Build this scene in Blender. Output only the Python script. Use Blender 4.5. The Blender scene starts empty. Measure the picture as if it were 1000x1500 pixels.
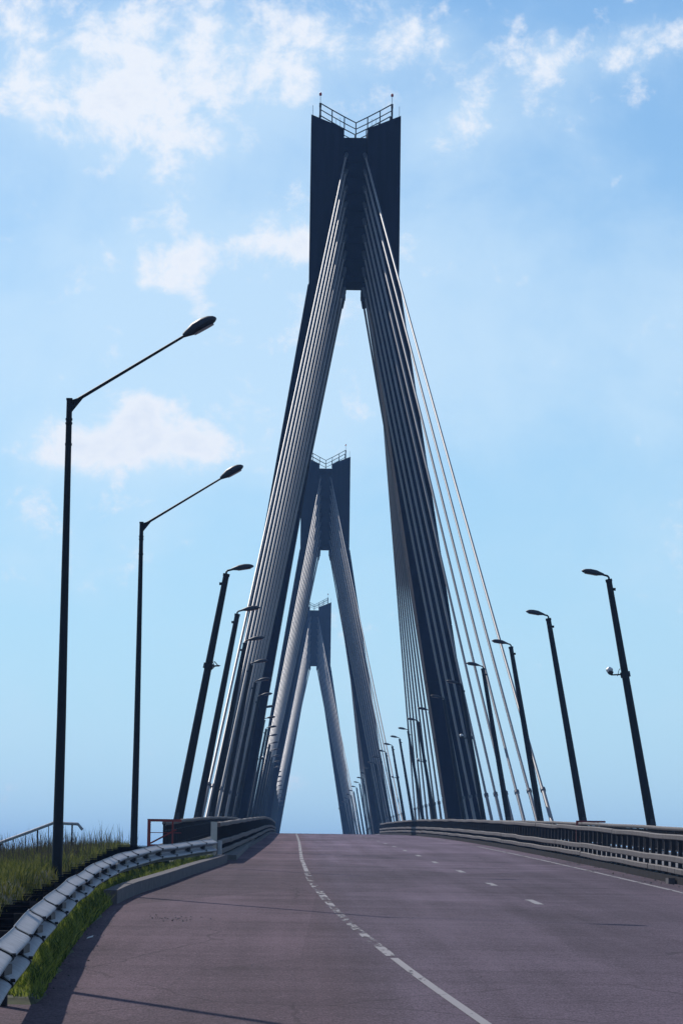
import bpy, math, random
import numpy as np
from mathutils import Vector, Matrix
random.seed(7)
rng = np.random.default_rng(7)
R = math.radians
scene = bpy.context.scene
COL = scene.collection

# ------------------------------------------------------------------ camera
CAM_H = 1.81
yaw, pitch, roll = math.atan(68.3 / 5000), math.atan(540 / 5000), R(0.75)
fw = Vector((math.sin(yaw) * math.cos(pitch), math.cos(yaw) * math.cos(pitch), math.sin(pitch)))
rt = Vector((math.cos(yaw), -math.sin(yaw), 0))
up = rt.cross(fw)
rt2 = rt * math.cos(roll) + up * math.sin(roll)
up2 = up * math.cos(roll) - rt * math.sin(roll)
cd = bpy.data.cameras.new('camera')
cd.sensor_fit = 'VERTICAL'; cd.sensor_height = 36; cd.sensor_width = 24
cd.lens = 120.0
cd.clip_start = 0.5; cd.clip_end = 30000
cam = bpy.data.objects.new('camera', cd)
cam.matrix_world = Matrix(((rt2.x, up2.x, -fw.x, 0), (rt2.y, up2.y, -fw.y, 0), (rt2.z, up2.z, -fw.z, CAM_H), (0, 0, 0, 1)))
COL.objects.link(cam)
scene.camera = cam

# ------------------------------------------------------------------ sun, sky, exposure
SUN_EL, SUN_AZ = R(35), R(-25)          # azimuth from the bridge axis (+Y), negative = left
sdir = Vector((math.sin(SUN_AZ) * math.cos(SUN_EL), math.cos(SUN_AZ) * math.cos(SUN_EL), math.sin(SUN_EL)))
sl = bpy.data.lights.new('sun', 'SUN')
sl.energy = 3.2; sl.angle = R(0.53); sl.color = (1.0, 0.93, 0.86)
so = bpy.data.objects.new('sun', sl)
so.rotation_euler = (-sdir).to_track_quat('-Z', 'Y').to_euler()
so.location = (-60, 100, 120)
COL.objects.link(so)

world = bpy.data.worlds.new('World'); scene.world = world
world.use_nodes = True
wt = world.node_tree; wt.nodes.clear()
def wn(t, **k):
    n = wt.nodes.new(t)
    for a, b in k.items(): setattr(n, a, b)
    return n
def wm(op, a, b=None, c=None, clamp=False):
    n = wn('ShaderNodeMath', operation=op, use_clamp=clamp)
    for i, v in enumerate((a, b, c)):
        if v is None: continue
        if isinstance(v, (int, float)): n.inputs[i].default_value = v
        else: wt.links.new(v, n.inputs[i])
    return n.outputs[0]
sky = wn('ShaderNodeTexSky', sky_type='NISHITA', sun_disc=False)
sky.sun_elevation = SUN_EL; sky.sun_rotation = SUN_AZ
sky.altitude = 100; sky.air_density = 1.0; sky.dust_density = 0.35; sky.ozone_density = 3.0
tc = wn('ShaderNodeTexCoord')
sep = wn('ShaderNodeSeparateXYZ'); wt.links.new(tc.outputs['Generated'], sep.inputs[0])
U = wm('MULTIPLY', wm('ARCTAN2', sep.outputs[0], sep.outputs[1]), 5.0)
V = wm('MULTIPLY', wm('ARCSINE', sep.outputs[2]), 5.0)
cmb = wn('ShaderNodeCombineXYZ')
wt.links.new(U, cmb.inputs[0]); wt.links.new(wm('MULTIPLY', V, 1.12), cmb.inputs[1])
def wnoise(scale, detail, rough, off, dist=0.0):
    m = wn('ShaderNodeVectorMath', operation='ADD'); wt.links.new(cmb.outputs[0], m.inputs[0]); m.inputs[1].default_value = off
    n = wn('ShaderNodeTexNoise'); n.inputs['Scale'].default_value = scale; n.inputs['Detail'].default_value = detail
    n.inputs['Roughness'].default_value = rough; n.inputs['Distortion'].default_value = dist
    wt.links.new(m.outputs[0], n.inputs['Vector'])
    return n.outputs['Fac']
n_big = wnoise(3.2, 10, 0.6, (3.1, 7.7, 0), 0.25)
n_fine = wnoise(12.0, 10, 0.62, (1.3, 2.2, 4), 0.2)
n_wide = wnoise(0.9, 3, 0.5, (11.3, 5.2, 1))
# cloud banks (azimuth, elevation in units of 0.2 rad): where the bigger clouds stand in the sky
def bank(px, py, rx, ry, amp):
    u, v = (px - 431.7) / 1000, (1290 - py) / 1000
    du = wm('DIVIDE', wm('SUBTRACT', U, u), rx / 1000); dv = wm('DIVIDE', wm('SUBTRACT', V, v), ry / 1000)
    q = wm('ADD', wm('MULTIPLY', du, du), wm('MULTIPLY', dv, dv))
    return wm('MULTIPLY', wm('EXPONENT', wm('MULTIPLY', q, -1)), amp)
banks = [(60, 130, 150, 110, .34), (180, 170, 160, 80, .22), (330, 110, 150, 70, .26), (400, 150, 70, 40, .16), (470, 75, 120, 45, .16), (610, 70, 90, 55, .26), (600, 190, 90, 60, .18), (700, 190, 80, 60, .12),
         (840, 90, 150, 38, .22), (965, 60, 90, 40, .22), (60, 40, 160, 60, .12), (410, 362, 75, 34, .62), (230, 402, 75, 40, .38), (300, 385, 40, 30, .2),
         (205, 618, 48, 34, .66), (130, 655, 90, 34, .52), (290, 648, 70, 28, .55), (200, 680, 150, 30, .15), (660, 380, 110, 70, .20), (130, 450, 90, 60, .12), (330, 200, 260, 60, .10), (520, 40, 420, 60, .06), (860, 480, 210, 330, -.28)]
tot = None
for b in banks:
    e = bank(*b); tot = e if tot is None else wm('ADD', tot, e)
field = wm('ADD', wm('ADD', wm('MULTIPLY_ADD', n_big, .9, -.45), wm('MULTIPLY_ADD', n_fine, 1.6, -.30)), wm('MULTIPLY', tot, .85))
field = wm('ADD', field, wm('MULTIPLY', wm('SUBTRACT', n_wide, 0.5), 0.30))
field = wm('SUBTRACT', field, wm('MULTIPLY', wm('EXPONENT', wm('MULTIPLY', wm('ABSOLUTE', V), -1.5)), .26))   # few clouds near the horizon
def smooth(x, lo, hi):
    n = wn('ShaderNodeMapRange', interpolation_type='SMOOTHSTEP')
    wt.links.new(x, n.inputs[0]); n.inputs[1].default_value = lo; n.inputs[2].default_value = hi
    n.inputs[3].default_value = 0; n.inputs[4].default_value = 1
    return n.outputs[0]
dens = smooth(field, 0.52, 0.92)
veil = wm('MULTIPLY', smooth(wm('ADD', wm('ADD', n_big, wm('MULTIPLY', tot, .8)), wm('ADD', bank(480, 500, 800, 230, .58), bank(330, 170, 520, 110, .24))), 0.42, 1.0), 0.55)
def mixc(fac, a, b):
    n = wn('ShaderNodeMix', data_type='RGBA')
    if isinstance(fac, (int, float)): n.inputs[0].default_value = fac
    else: wt.links.new(fac, n.inputs[0])
    for s, v in ((6, a), (7, b)):
        if isinstance(v, tuple): n.inputs[s].default_value = v
        else: wt.links.new(v, n.inputs[s])
    return n.outputs[2]
SKY_STR = 0.10
tint = wn('ShaderNodeMix', data_type='RGBA', blend_type='MULTIPLY'); tint.inputs[0].default_value = 1
wt.links.new(sky.outputs[0], tint.inputs[6]); tint.inputs[7].default_value = (0.42, 0.71, 0.96, 1)
low = wm('EXPONENT', wm('MULTIPLY', wm('ABSOLUTE', V), -1.1))      # thicker air towards the horizon, all the way round
c0 = mixc(wm('MULTIPLY', low, .93), tint.outputs[2], (6.2, 9.0, 10.6, 1))
c1 = mixc(veil, c0, (7.2, 9.0, 10.4, 1))
core = smooth(field, 0.85, 1.3)                  # thin edges glow, thick cores turn grey
cl = mixc(core, (9.0, 9.4, 10.1, 1), (7.8, 8.5, 9.7, 1))
c2 = mixc(wm('MULTIPLY', dens, 0.92), c1, cl)
bg = wn('ShaderNodeBackground'); bg.inputs[1].default_value = SKY_STR
wt.links.new(c2, bg.inputs[0])
wo = wn('ShaderNodeOutputWorld'); wt.links.new(bg.outputs[0], wo.inputs[0])

scene.view_settings.view_transform = 'Standard'; scene.view_settings.look = 'None'
scene.view_settings.exposure = 0.0; scene.view_settings.gamma = 1.0
scene.view_settings.use_curve_mapping = False
scene.render.engine = 'CYCLES'
scene.cycles.max_bounces = 6; scene.cycles.transparent_max_bounces = 12

# ------------------------------------------------------------------ materials
def material(name, col, rough=0.8, metal=0.0, var=0.25, scale=6.0, bump=0.0, bscale=40.0, spec=0.5, stretch=(1, 1, 1), col2=None, trans=0.0, island=0.0):
    m = bpy.data.materials.new(name); m.use_nodes = True
    t = m.node_tree; b = t.nodes['Principled BSDF']
    b.inputs['Roughness'].default_value = rough; b.inputs['Metallic'].default_value = metal
    b.inputs['Specular IOR Level'].default_value = spec
    g = t.nodes.new('ShaderNodeTexCoord'); mp = t.nodes.new('ShaderNodeMapping'); mp.inputs['Scale'].default_value = stretch
    t.links.new(g.outputs['Object'], mp.inputs[0])
    n = t.nodes.new('ShaderNodeTexNoise'); n.inputs['Scale'].default_value = scale; n.inputs['Detail'].default_value = 6; n.inputs['Roughness'].default_value = 0.62
    t.links.new(mp.outputs[0], n.inputs['Vector'])
    rp = t.nodes.new('ShaderNodeValToRGB')
    rp.color_ramp.elements[0].position = 0.3; rp.color_ramp.elements[1].position = 0.72
    lo = tuple(c * (1 - var) for c in col); hi = tuple(min(1, c * (1 + var)) for c in (col2 or col))
    rp.color_ramp.elements[0].color = (*lo, 1); rp.color_ramp.elements[1].color = (*hi, 1)
    t.links.new(n.outputs['Fac'], rp.inputs[0])
    src = rp.outputs[0]
    if island:
        ge = t.nodes.new('ShaderNodeNewGeometry')
        ad = t.nodes.new('ShaderNodeMath'); ad.operation = 'MULTIPLY_ADD'
        t.links.new(ge.outputs['Random Per Island'], ad.inputs[0]); ad.inputs[1].default_value = island; ad.inputs[2].default_value = -island / 2
        ad2 = t.nodes.new('ShaderNodeMath'); ad2.operation = 'ADD'
        t.links.new(ad.outputs[0], ad2.inputs[0]); t.links.new(n.outputs['Fac'], ad2.inputs[1])
        t.links.new(ad2.outputs[0], rp.inputs[0])
    t.links.new(src, b.inputs['Base Color'])
    if bump:
        n2 = t.nodes.new('ShaderNodeTexNoise'); n2.inputs['Scale'].default_value = bscale; n2.inputs['Detail'].default_value = 4
        t.links.new(g.outputs['Object'], n2.inputs['Vector'])
        bp = t.nodes.new('ShaderNodeBump'); bp.inputs['Strength'].default_value = bump; bp.inputs['Distance'].default_value = 0.02
        t.links.new(n2.outputs['Fac'], bp.inputs['Height']); t.links.new(bp.outputs[0], b.inputs['Normal'])
    if trans:
        tr = t.nodes.new('ShaderNodeBsdfTranslucent'); t.links.new(src, tr.inputs[0])
        ms = t.nodes.new('ShaderNodeMixShader'); ms.inputs[0].default_value = trans
        t.links.new(b.outputs[0], ms.inputs[1]); t.links.new(tr.outputs[0], ms.inputs[2])
        t.links.new(ms.outputs[0], t.nodes['Material Output'].inputs['Surface'])
    return m
M = {}
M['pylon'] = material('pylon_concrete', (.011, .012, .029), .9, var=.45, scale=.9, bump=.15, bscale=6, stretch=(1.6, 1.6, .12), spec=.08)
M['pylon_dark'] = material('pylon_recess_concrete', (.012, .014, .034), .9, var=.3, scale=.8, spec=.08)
M['cable'] = material('cable_sheath', (.20, .18, .178), .46, var=.14, scale=.6, spec=.8)
M['collar'] = material('collar_metal', (.10, .10, .12), .5, metal=.3, var=.2)
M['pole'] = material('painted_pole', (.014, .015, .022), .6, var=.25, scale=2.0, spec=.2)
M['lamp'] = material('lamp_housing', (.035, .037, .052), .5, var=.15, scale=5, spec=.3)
M['lamp_glass'] = material('lamp_glass', (.35, .35, .36), .2, var=.05)
M['galv'] = material('galvanised_steel', (.31, .315, .345), .6, metal=.0, spec=.4, var=.25, scale=7, bump=.05, bscale=12)
M['galv_old'] = material('weathered_steel_beam', (.14, .117, .110), .75, metal=.0, spec=.25, var=.28, scale=3, bump=.08, bscale=20)
M['strap'] = material('dark_joint_strap', (.02, .02, .025), .6, var=.2)
M['post'] = material('barrier_post_steel', (.03, .026, .03), .85, var=.35, scale=5, spec=.15)
M['concrete'] = material('kerb_concrete', (.115, .10, .105), .9, var=.25, scale=5, bump=.4, bscale=30)
M['step'] = material('weathered_steps', (.010, .009, .012), 1.0, var=.45, scale=5, spec=0.0)
M['dark_kerb'] = material('shaded_kerb', (.022, .019, .022), .95, var=.4, scale=3, spec=.1)  # shade on the kerb face below the beams, put into the base colour
M['pale_post'] = material('pale_painted_concrete', (.52, .47, .43), .8, var=.15, scale=4)
M['red'] = material('red_paint', (.22, .022, .018), .55, var=.3, scale=8)
M['redlamp'] = material('red_lamp_lens', (.45, .02, .02), .25, var=.05)
M['white'] = material('white_plastic', (.72, .72, .74), .4, var=.05)
M['deck'] = material('deck_concrete', (.22, .21, .2), .9, var=.2, scale=1.2, bump=.3)
M['walk'] = material('walkway_concrete', (.17, .16, .16), .9, var=.25, scale=2, bump=.3)
M['soil'] = material('soil_under_grass', (.05, .046, .022), .95, var=.4, scale=2, bump=.5, bscale=10, col2=(.06, .07, .02))
M['land'] = material('meadow', (.05, .065, .025), .95, var=.4, scale=.05, col2=(.08, .085, .035))
M['water'] = material('river_water', (.02, .03, .04), .12, var=.1, scale=.3, bump=.25, bscale=1.2)
M['grass'] = material('grass_blades', (.078, .112, .014), .6, var=.4, scale=.9, col2=(.15, .145, .028), trans=.35, island=.7)
M['grass_fresh'] = material('fresh_grass_blades', (.095, .17, .016), .6, var=.5, scale=1.4, col2=(.18, .20, .035), trans=.5, island=.6)
M['stem'] = material('dry_grass_stems', (.07, .055, .035), .7, var=.3, scale=3, trans=.2, island=.6)
M['rubble'] = material('rubble', (.10, .09, .09), .9, var=.6, scale=20, island=.8)

def asphalt():
    m = bpy.data.materials.new('asphalt'); m.use_nodes = True
    t = m.node_tree; b = t.nodes['Principled BSDF']
    g = t.nodes.new('ShaderNodeTexCoord')
    def ns(scale, st, det=6, ro=.6, off=(0, 0, 0)):
        mp = t.nodes.new('ShaderNodeMapping'); mp.inputs['Scale'].default_value = st; mp.inputs['Location'].default_value = off
        t.links.new(g.outputs['Object'], mp.inputs[0])
        n = t.nodes.new('ShaderNodeTexNoise'); n.inputs['Scale'].default_value = scale; n.inputs['Detail'].default_value = det; n.inputs['Roughness'].default_value = ro
        t.links.new(mp.outputs[0], n.inputs['Vector']); return n.outputs['Fac']
    def ma(op, a, bb, c=None):
        n = t.nodes.new('ShaderNodeMath'); n.operation = op
        for i, v in enumerate((a, bb, c)):
            if v is None: continue
            if isinstance(v, (int, float)): n.inputs[i].default_value = v
            else: t.links.new(v, n.inputs[i])
        return n.outputs[0]
    big = ns(.22, (1.6, .5, 1)); tracks = ns(1.0, (1.5, .012, 1), 3); cross = ns(.5, (.12, 1.2, 1), 4); grain = ns(24, (1, .35, 1), 3, .7); grit = ns(9, (1, .6, 1), 5, .7)
    v = ma('ADD', ma('MULTIPLY', big, .40), ma('ADD', ma('MULTIPLY', tracks, .25), ma('ADD', ma('MULTIPLY', cross, .26), ma('ADD', ma('MULTIPLY', grain, .34), ma('MULTIPLY', grit, .20)))))
    rp = t.nodes.new('ShaderNodeValToRGB'); e = rp.color_ramp.elements
    e[0].position = .54; e[0].color = (.050, .034, .044, 1); e[1].position = .92; e[1].color = (.195, .142, .175, 1)
    t.links.new(v, rp.inputs[0])
    # worn lighter wheel paths and darker tar repairs keep their own shapes
    patch = t.nodes.new('ShaderNodeTexVoronoi'); patch.feature = 'F1'; patch.inputs['Scale'].default_value = .16
    mp = t.nodes.new('ShaderNodeMapping'); mp.inputs['Scale'].default_value = (1.3, .28, 1); t.links.new(g.outputs['Object'], mp.inputs[0]); t.links.new(mp.outputs[0], patch.inputs['Vector'])
    sx = t.nodes.new('ShaderNodeSeparateColor'); t.links.new(patch.outputs['Color'], sx.inputs[0])
    f = ma('MULTIPLY_ADD', sx.outputs[0], .34, .82)
    # cracks
    cr = t.nodes.new('ShaderNodeTexVoronoi'); cr.feature = 'DISTANCE_TO_EDGE'; cr.inputs['Scale'].default_value = .33
    mp2 = t.nodes.new('ShaderNodeMapping'); mp2.inputs['Scale'].default_value = (1, .45, 1); t.links.new(g.outputs['Object'], mp2.inputs[0])
    dn = t.nodes.new('ShaderNodeTexNoise'); dn.inputs['Scale'].default_value = 1.2; dn.inputs['Detail'].default_value = 4; t.links.new(mp2.outputs[0], dn.inputs['Vector'])
    mx = t.nodes.new('ShaderNodeMix'); mx.data_type = 'RGBA'; mx.inputs[0].default_value = .35
    t.links.new(mp2.outputs[0], mx.inputs[6]); t.links.new(dn.outputs['Color'], mx.inputs[7]); t.links.new(mx.outputs[2], cr.inputs['Vector'])
    ck = ma('GREATER_THAN', cr.outputs['Distance'], .0045)
    some = ma('GREATER_THAN', ns(.12, (1, .4, 1), 2, .5, (9, 4, 0)), .52)
    ck2 = ma('MAXIMUM', ck, some)
    speck = ns(55, (1, .22, 1), 2, .6)
    f2 = ma('MULTIPLY', ma('MULTIPLY', f, ma('MULTIPLY_ADD', speck, 1.9, .05)), ma('MULTIPLY_ADD', ck2, .28, .72))
    # an older, browner asphalt lies left of the edge line
    sx2 = t.nodes.new('ShaderNodeSeparateXYZ'); t.links.new(g.outputs['Object'], sx2.inputs[0])
    mr = t.nodes.new('ShaderNodeMapRange'); mr.interpolation_type = 'SMOOTHSTEP'
    t.links.new(ma('ADD', sx2.outputs[0], ma('MULTIPLY', big, .8)), mr.inputs[0]); mr.inputs[1].default_value = .7; mr.inputs[2].default_value = 1.6
    tw = t.nodes.new('ShaderNodeMix'); tw.data_type = 'RGBA'; t.links.new(mr.outputs[0], tw.inputs[0])
    tw.inputs[6].default_value = (.92, .82, .80, 1); tw.inputs[7].default_value = (1, 1, 1.05, 1)
    mu = t.nodes.new('ShaderNodeMix'); mu.data_type = 'RGBA'; mu.blend_type = 'MULTIPLY'; mu.inputs[0].default_value = 1
    t.links.new(rp.outputs[0], mu.inputs[6])
    cc = t.nodes.new('ShaderNodeCombineColor')
    for i in range(3): t.links.new(f2, cc.inputs[i])
    t.links.new(cc.outputs[0], mu.inputs[7])
    mu2 = t.nodes.new('ShaderNodeMix'); mu2.data_type = 'RGBA'; mu2.blend_type = 'MULTIPLY'; mu2.inputs[0].default_value = 1
    t.links.new(mu.outputs[2], mu2.inputs[6]); t.links.new(tw.outputs[2], mu2.inputs[7])
    # sheen towards the crest put into the colour: asphalt gets paler along the deck
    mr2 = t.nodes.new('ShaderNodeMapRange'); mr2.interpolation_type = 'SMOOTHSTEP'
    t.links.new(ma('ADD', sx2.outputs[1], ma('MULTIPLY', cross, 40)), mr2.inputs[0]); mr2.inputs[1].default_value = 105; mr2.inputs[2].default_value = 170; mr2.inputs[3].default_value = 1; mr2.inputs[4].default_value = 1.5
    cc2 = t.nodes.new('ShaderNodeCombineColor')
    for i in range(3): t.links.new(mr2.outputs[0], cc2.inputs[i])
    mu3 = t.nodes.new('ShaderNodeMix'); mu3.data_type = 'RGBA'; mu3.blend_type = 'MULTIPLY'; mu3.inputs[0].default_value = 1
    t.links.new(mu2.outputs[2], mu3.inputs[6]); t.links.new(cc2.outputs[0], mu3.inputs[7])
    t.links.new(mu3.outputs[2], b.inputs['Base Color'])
    b.inputs['Roughness'].default_value = .85; b.inputs['Specular IOR Level'].default_value = .06
    bp = t.nodes.new('ShaderNodeBump'); bp.inputs['Strength'].default_value = .55; bp.inputs['Distance'].default_value = .012
    t.links.new(ma('ADD', grain, grit), bp.inputs['Height']); t.links.new(bp.outputs[0], b.inputs['Normal'])
    return m
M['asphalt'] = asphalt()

def paint(name, wear):
    m = bpy.data.materials.new(name); m.use_nodes = True
    t = m.node_tree; b = t.nodes['Principled BSDF']
    b.inputs['Base Color'].default_value = (.27, .24, .245, 1); b.inputs['Roughness'].default_value = .7
    g = t.nodes.new('ShaderNodeTexCoord')
    mp = t.nodes.new('ShaderNodeMapping'); mp.inputs['Scale'].default_value = (3.0, .42, 1); t.links.new(g.outputs['Object'], mp.inputs[0])
    n = t.nodes.new('ShaderNodeTexNoise'); n.inputs['Scale'].default_value = 1.6; n.inputs['Detail'].default_value = 7; n.inputs['Roughness'].default_value = .68
    t.links.new(mp.outputs[0], n.inputs['Vector'])
    r = t.nodes.new('ShaderNodeMapRange'); r.inputs[1].default_value = wear - .05; r.inputs[2].default_value = wear + .07; t.links.new(n.outputs['Fac'], r.inputs[0])
    tr = t.nodes.new('ShaderNodeBsdfTransparent'); ms = t.nodes.new('ShaderNodeMixShader')
    t.links.new(r.outputs[0], ms.inputs[0]); t.links.new(tr.outputs[0], ms.inputs[1]); t.links.new(b.outputs[0], ms.inputs[2])
    t.links.new(ms.outputs[0], t.nodes['Material Output'].inputs['Surface'])
    return m
M['paint'] = paint('road_paint', .40)
M['paint_worn'] = paint('worn_road_paint', .51)

# ------------------------------------------------------------------ mesh helpers
class MB:
    def __init__(s): s.v = []; s.f = []
    def add(s, vs, fs):
        o = len(s.v); s.v += [tuple(p) for p in vs]; s.f += [tuple(i + o for i in f) for f in fs]; return s
    def hexa(s, p):      # 8 corners: bottom 0-3 (ccw from above), top 4-7
        return s.add(p, [(3, 2, 1, 0), (4, 5, 6, 7), (0, 1, 5, 4), (1, 2, 6, 5), (2, 3, 7, 6), (3, 0, 4, 7)])
    def box(s, x0, x1, y0, y1, z0, z1):
        return s.hexa([(x0, y0, z0), (x1, y0, z0), (x1, y1, z0), (x0, y1, z0), (x0, y0, z1), (x1, y0, z1), (x1, y1, z1), (x0, y1, z1)])
    def tube(s, pts, rad, n=10, cap=True, flat=1.0):
        pts = [Vector(p) for p in pts]
        if not isinstance(rad, (list, tuple)): rad = [rad] * len(pts)
        o = len(s.v)
        a0 = (pts[1] - pts[0]).normalized(); ref = Vector((0, 0, 1)) if abs(a0.z) < .9 else Vector((1, 0, 0))
        for i, p in enumerate(pts):
            a = (pts[min(i + 1, len(pts) - 1)] - pts[max(i - 1, 0)]).normalized()
            u = a.cross(ref).normalized(); w = u.cross(a).normalized()
            for k in range(n):
                t = 2 * math.pi * k / n
                s.v.append(tuple(p + u * (math.cos(t) * rad[i]) + w * (math.sin(t) * rad[i] * flat)))
        for i in range(len(pts) - 1):
            for k in range(n):
                k2 = (k + 1) % n
                s.f.append((o + i * n + k, o + i * n + k2, o + (i + 1) * n + k2, o + (i + 1) * n + k))
        if cap:
            s.f.append(tuple(o + k for k in reversed(range(n)))); s.f.append(tuple(o + (len(pts) - 1) * n + k for k in range(n)))
        return s
    def sweep(s, prof, path, side, cap=True):   # prof: (out, up) loop; path points; side: horizontal out vectors
        n = len(prof); o = len(s.v)
        for p, q in zip(path, side):
            for (a, b) in prof: s.v.append((p[0] + q[0] * a, p[1] + q[1] * a, p[2] + b))
        for i in range(len(path) - 1):
            for k in range(n):
                k2 = (k + 1) % n
                s.f.append((o + i * n + k, o + (i + 1) * n + k, o + (i + 1) * n + k2, o + i * n + k2))
        if cap:
            s.f.append(tuple(o + k for k in range(n))); s.f.append(tuple(o + (len(path) - 1) * n + k for k in reversed(range(n))))
        return s
    def mesh(s, name, mat, smooth=True, angle=35):
        me = bpy.data.meshes.new(name); me.from_pydata(s.v, [], s.f); me.update()
        me.materials.append(M[mat])
        if smooth:
            me.shade_smooth(); me.set_sharp_from_angle(angle=R(angle))
        return me
def link(name, data, parent=None, loc=None):
    o = bpy.data.objects.new(name, data); COL.objects.link(o)
    if parent is not None: o.parent = parent
    if loc is not None: o.location = loc
    return o
def obj(name, mb, mat, parent=None, loc=None, smooth=True, angle=35):
    return link(name, mb.mesh(name, mat, smooth, angle), parent, loc)
def tag(o, label, cat, group=None):
    o['label'] = label; o['category'] = cat
    if group: o['group'] = group
    return o
def thing(name, label, cat, loc=(0, 0, 0), group=None):
    o = link(name, None, None, loc); o.empty_display_size = .3
    return tag(o, label, cat, group)
def structure(o): o['kind'] = 'structure'; return o
def copy_tree(o, parent=None):
    c = o.copy(); COL.objects.link(c); c.parent = parent
    for ch in list(o.children): copy_tree(ch, c)
    return c
ORD = ['first', 'second', 'third', 'fourth', 'fifth', 'sixth', 'seventh', 'eighth', 'ninth', 'tenth', 'eleventh', 'twelfth', 'thirteenth', 'fourteenth']

# ------------------------------------------------------------------ layout of the place (metres; +Y runs along the bridge)
AXIS = 4.47
CRV = 2.3e-5
def road_z(d):
    z = .023 * d
    if d > 88: z -= CRV * (min(d, 900) - 88) ** 2
    return z
def interp(tab, d):
    return float(np.interp(d, [t[0] for t in tab], [t[1] for t in tab]))
def smooth_tab(tab, d, w=4.0):
    return (interp(tab, d - w) + 2 * interp(tab, d) + interp(tab, d + w)) / 4
EDGE = [(20, -1.85), (31, -2.2), (37, -2.43), (42.5, -2.62), (48, -2.78), (52, -2.87), (59, -3.0), (65, -2.93), (71.6, -2.68), (84, -2.33), (95, -1.95), (104, -1.75)]
RAIL = [(14, -1.68), (20, -1.93), (31, -2.45), (43, -2.90), (55, -3.25), (63, -3.42), (72, -3.48), (80, -3.3), (88, -2.9), (94, -2.4), (98, -2.1)]
def barrier_left(d): return -1.5 - .55 * max(0, min(1, (190 - d) / 90)) ** 2
BAR_R = 9.0
DECK0, DECK1 = 99.0, 900.0

# road surface: one sheet from behind the camera over the bridge
mb = MB()
ds = list(np.arange(-60, 30, 5.0)) + list(np.arange(30, 110, 1.0)) + list(np.arange(110, 905, 6.0))
def road_left(d):
    if d < 30.4: return -7.0
    if d < 104: return smooth_tab(EDGE, d, 2) - .12
    return -2.6
xs = 14
rows = []
for d in ds:
    xl = road_left(d); xr = 14.0 if d < 96 else 9.6
    rows.append([(xl + (xr - xl) * i / xs, d, road_z(d)) for i in range(xs + 1)])
vs = [p for r in rows for p in r]; fs = []
for i in range(len(rows) - 1):
    for k in range(xs):
        a = i * (xs + 1) + k; fs.append((a, a + 1, a + xs + 2, a + xs + 1))
mb.add(vs, fs)
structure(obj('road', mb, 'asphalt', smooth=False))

# painted markings, 4 mm above the asphalt
def strip(tab_fn, d0, d1, w, step=1.0):
    m = MB(); ps = list(np.arange(d0, d1, step)) + [d1]
    v = []; f = []
    for i, d in enumerate(ps):
        x = tab_fn(d); z = road_z(d) + .005
        v += [(x - w / 2, d, z), (x + w / 2, d, z)]
        if i: f.append((2 * i - 2, 2 * i - 1, 2 * i + 1, 2 * i))
    return m.add(v, f)
LINE = [(0, 2.6), (20, 1.95), (28, 1.64), (33, 1.45), (37, 1.31), (45, 1.08), (50, .92), (60, .72), (78, .47), (108, .36), (160, .42), (900, .42)]
lf = lambda d: smooth_tab(LINE, d, 3)
structure(obj('edge_line_left', strip(lf, 5, 40, .095), 'paint', smooth=False))
structure(obj('edge_line_left', strip(lf, 40.5, 62, .125), 'paint_worn', smooth=False))
structure(obj('edge_line_left', strip(lf, 63, 88, .15), 'paint_worn', smooth=False))
structure(obj('edge_line_left', strip(lf, 88.5, 420, .11, 4), 'paint', smooth=False))
structure(obj('edge_line_right', strip(lambda d: 8.2, 55, 150, .12, 3), 'paint', smooth=False))
structure(obj('edge_line_right', strip(lambda d: 8.2, 150, 420, .12, 4), 'paint_worn', smooth=False))
for k in range(20):
    d = 62 + 13.7 * k
    structure(obj('lane_dash', strip(lambda q: 4.52 if q < 95 else 4.42, d, d + 3.0, .15), 'paint', smooth=False))

M['tar'] = material('tar_seal', (.012, .010, .012), .7, var=.3, scale=3, spec=.2)
for d, x0, x1, w in ((83, -1.9, 3.2, .10), (96, -1.6, 6.5, .16), (104, -1.5, 2.2, .12), (111, -1.6, 3.6, .14), (121, -1.5, 1.9, .16), (134, -1.6, 7.5, .2), (150, -1.3, 4.4, .2), (172, -1.2, 8.4, .25), (199, -1.2, 5.0, .3), (228, -1.2, 8.4, .3)):
    m = MB(); v = []; f = []; N = 18
    for i in range(N + 1):
        x = x0 + (x1 - x0) * i / N; q = d + random.uniform(-.08, .08) + .25 * math.sin(x * .8 + d); ww = w * random.uniform(.4, 1.2)
        v += [(x, q - ww / 2, road_z(q - ww / 2) + .004), (x, q + ww / 2, road_z(q + ww / 2) + .004)]
        if i: f.append((2 * i - 2, 2 * i, 2 * i + 1, 2 * i - 1))
    structure(obj('tar_seam', m.add(v, f), 'tar', smooth=False))

# land, embankment and river far below the bridge
def bank_top(x, d):          # height of the ground beside the approach road
    z0 = road_z(min(d, 100))
    el = smooth_tab(EDGE, max(31, min(d, 100)), 2)
    if x > el:
        if x < 14.5: return z0 - .25
        return max(-9.0, z0 - .25 - (x - 14.5) * .55)
    if d < 30.4 and x > -6.5: return z0 - .06
    rl = smooth_tab(RAIL, max(20, min(d, 97)), 2)
    if x > rl - .15: return z0 + .05
    if x > -4.3: return z0 + .02
    if x > -4.62: return z0 + .02 + .40 * (-4.3 - x) / .32
    if x > -8.5: return z0 + .42 - .09 * (-4.62 - x)
    return max(-9.0, z0 + .07 - (-8.5 - x) * .6)
gx = sorted(set([-6000, -3000, -1500, -700, -300, -150, -80, -50, -35, -28, -22, -16, -12, -10, -8.5] + [round(v, 3) for v in np.arange(-8, -1.6, .16)] + [-1, 0, 4, 9, 14.4, 14.6, 17, 20, 25, 32, 40, 60, 100, 200, 400, 900, 2000, 6000]))
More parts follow.
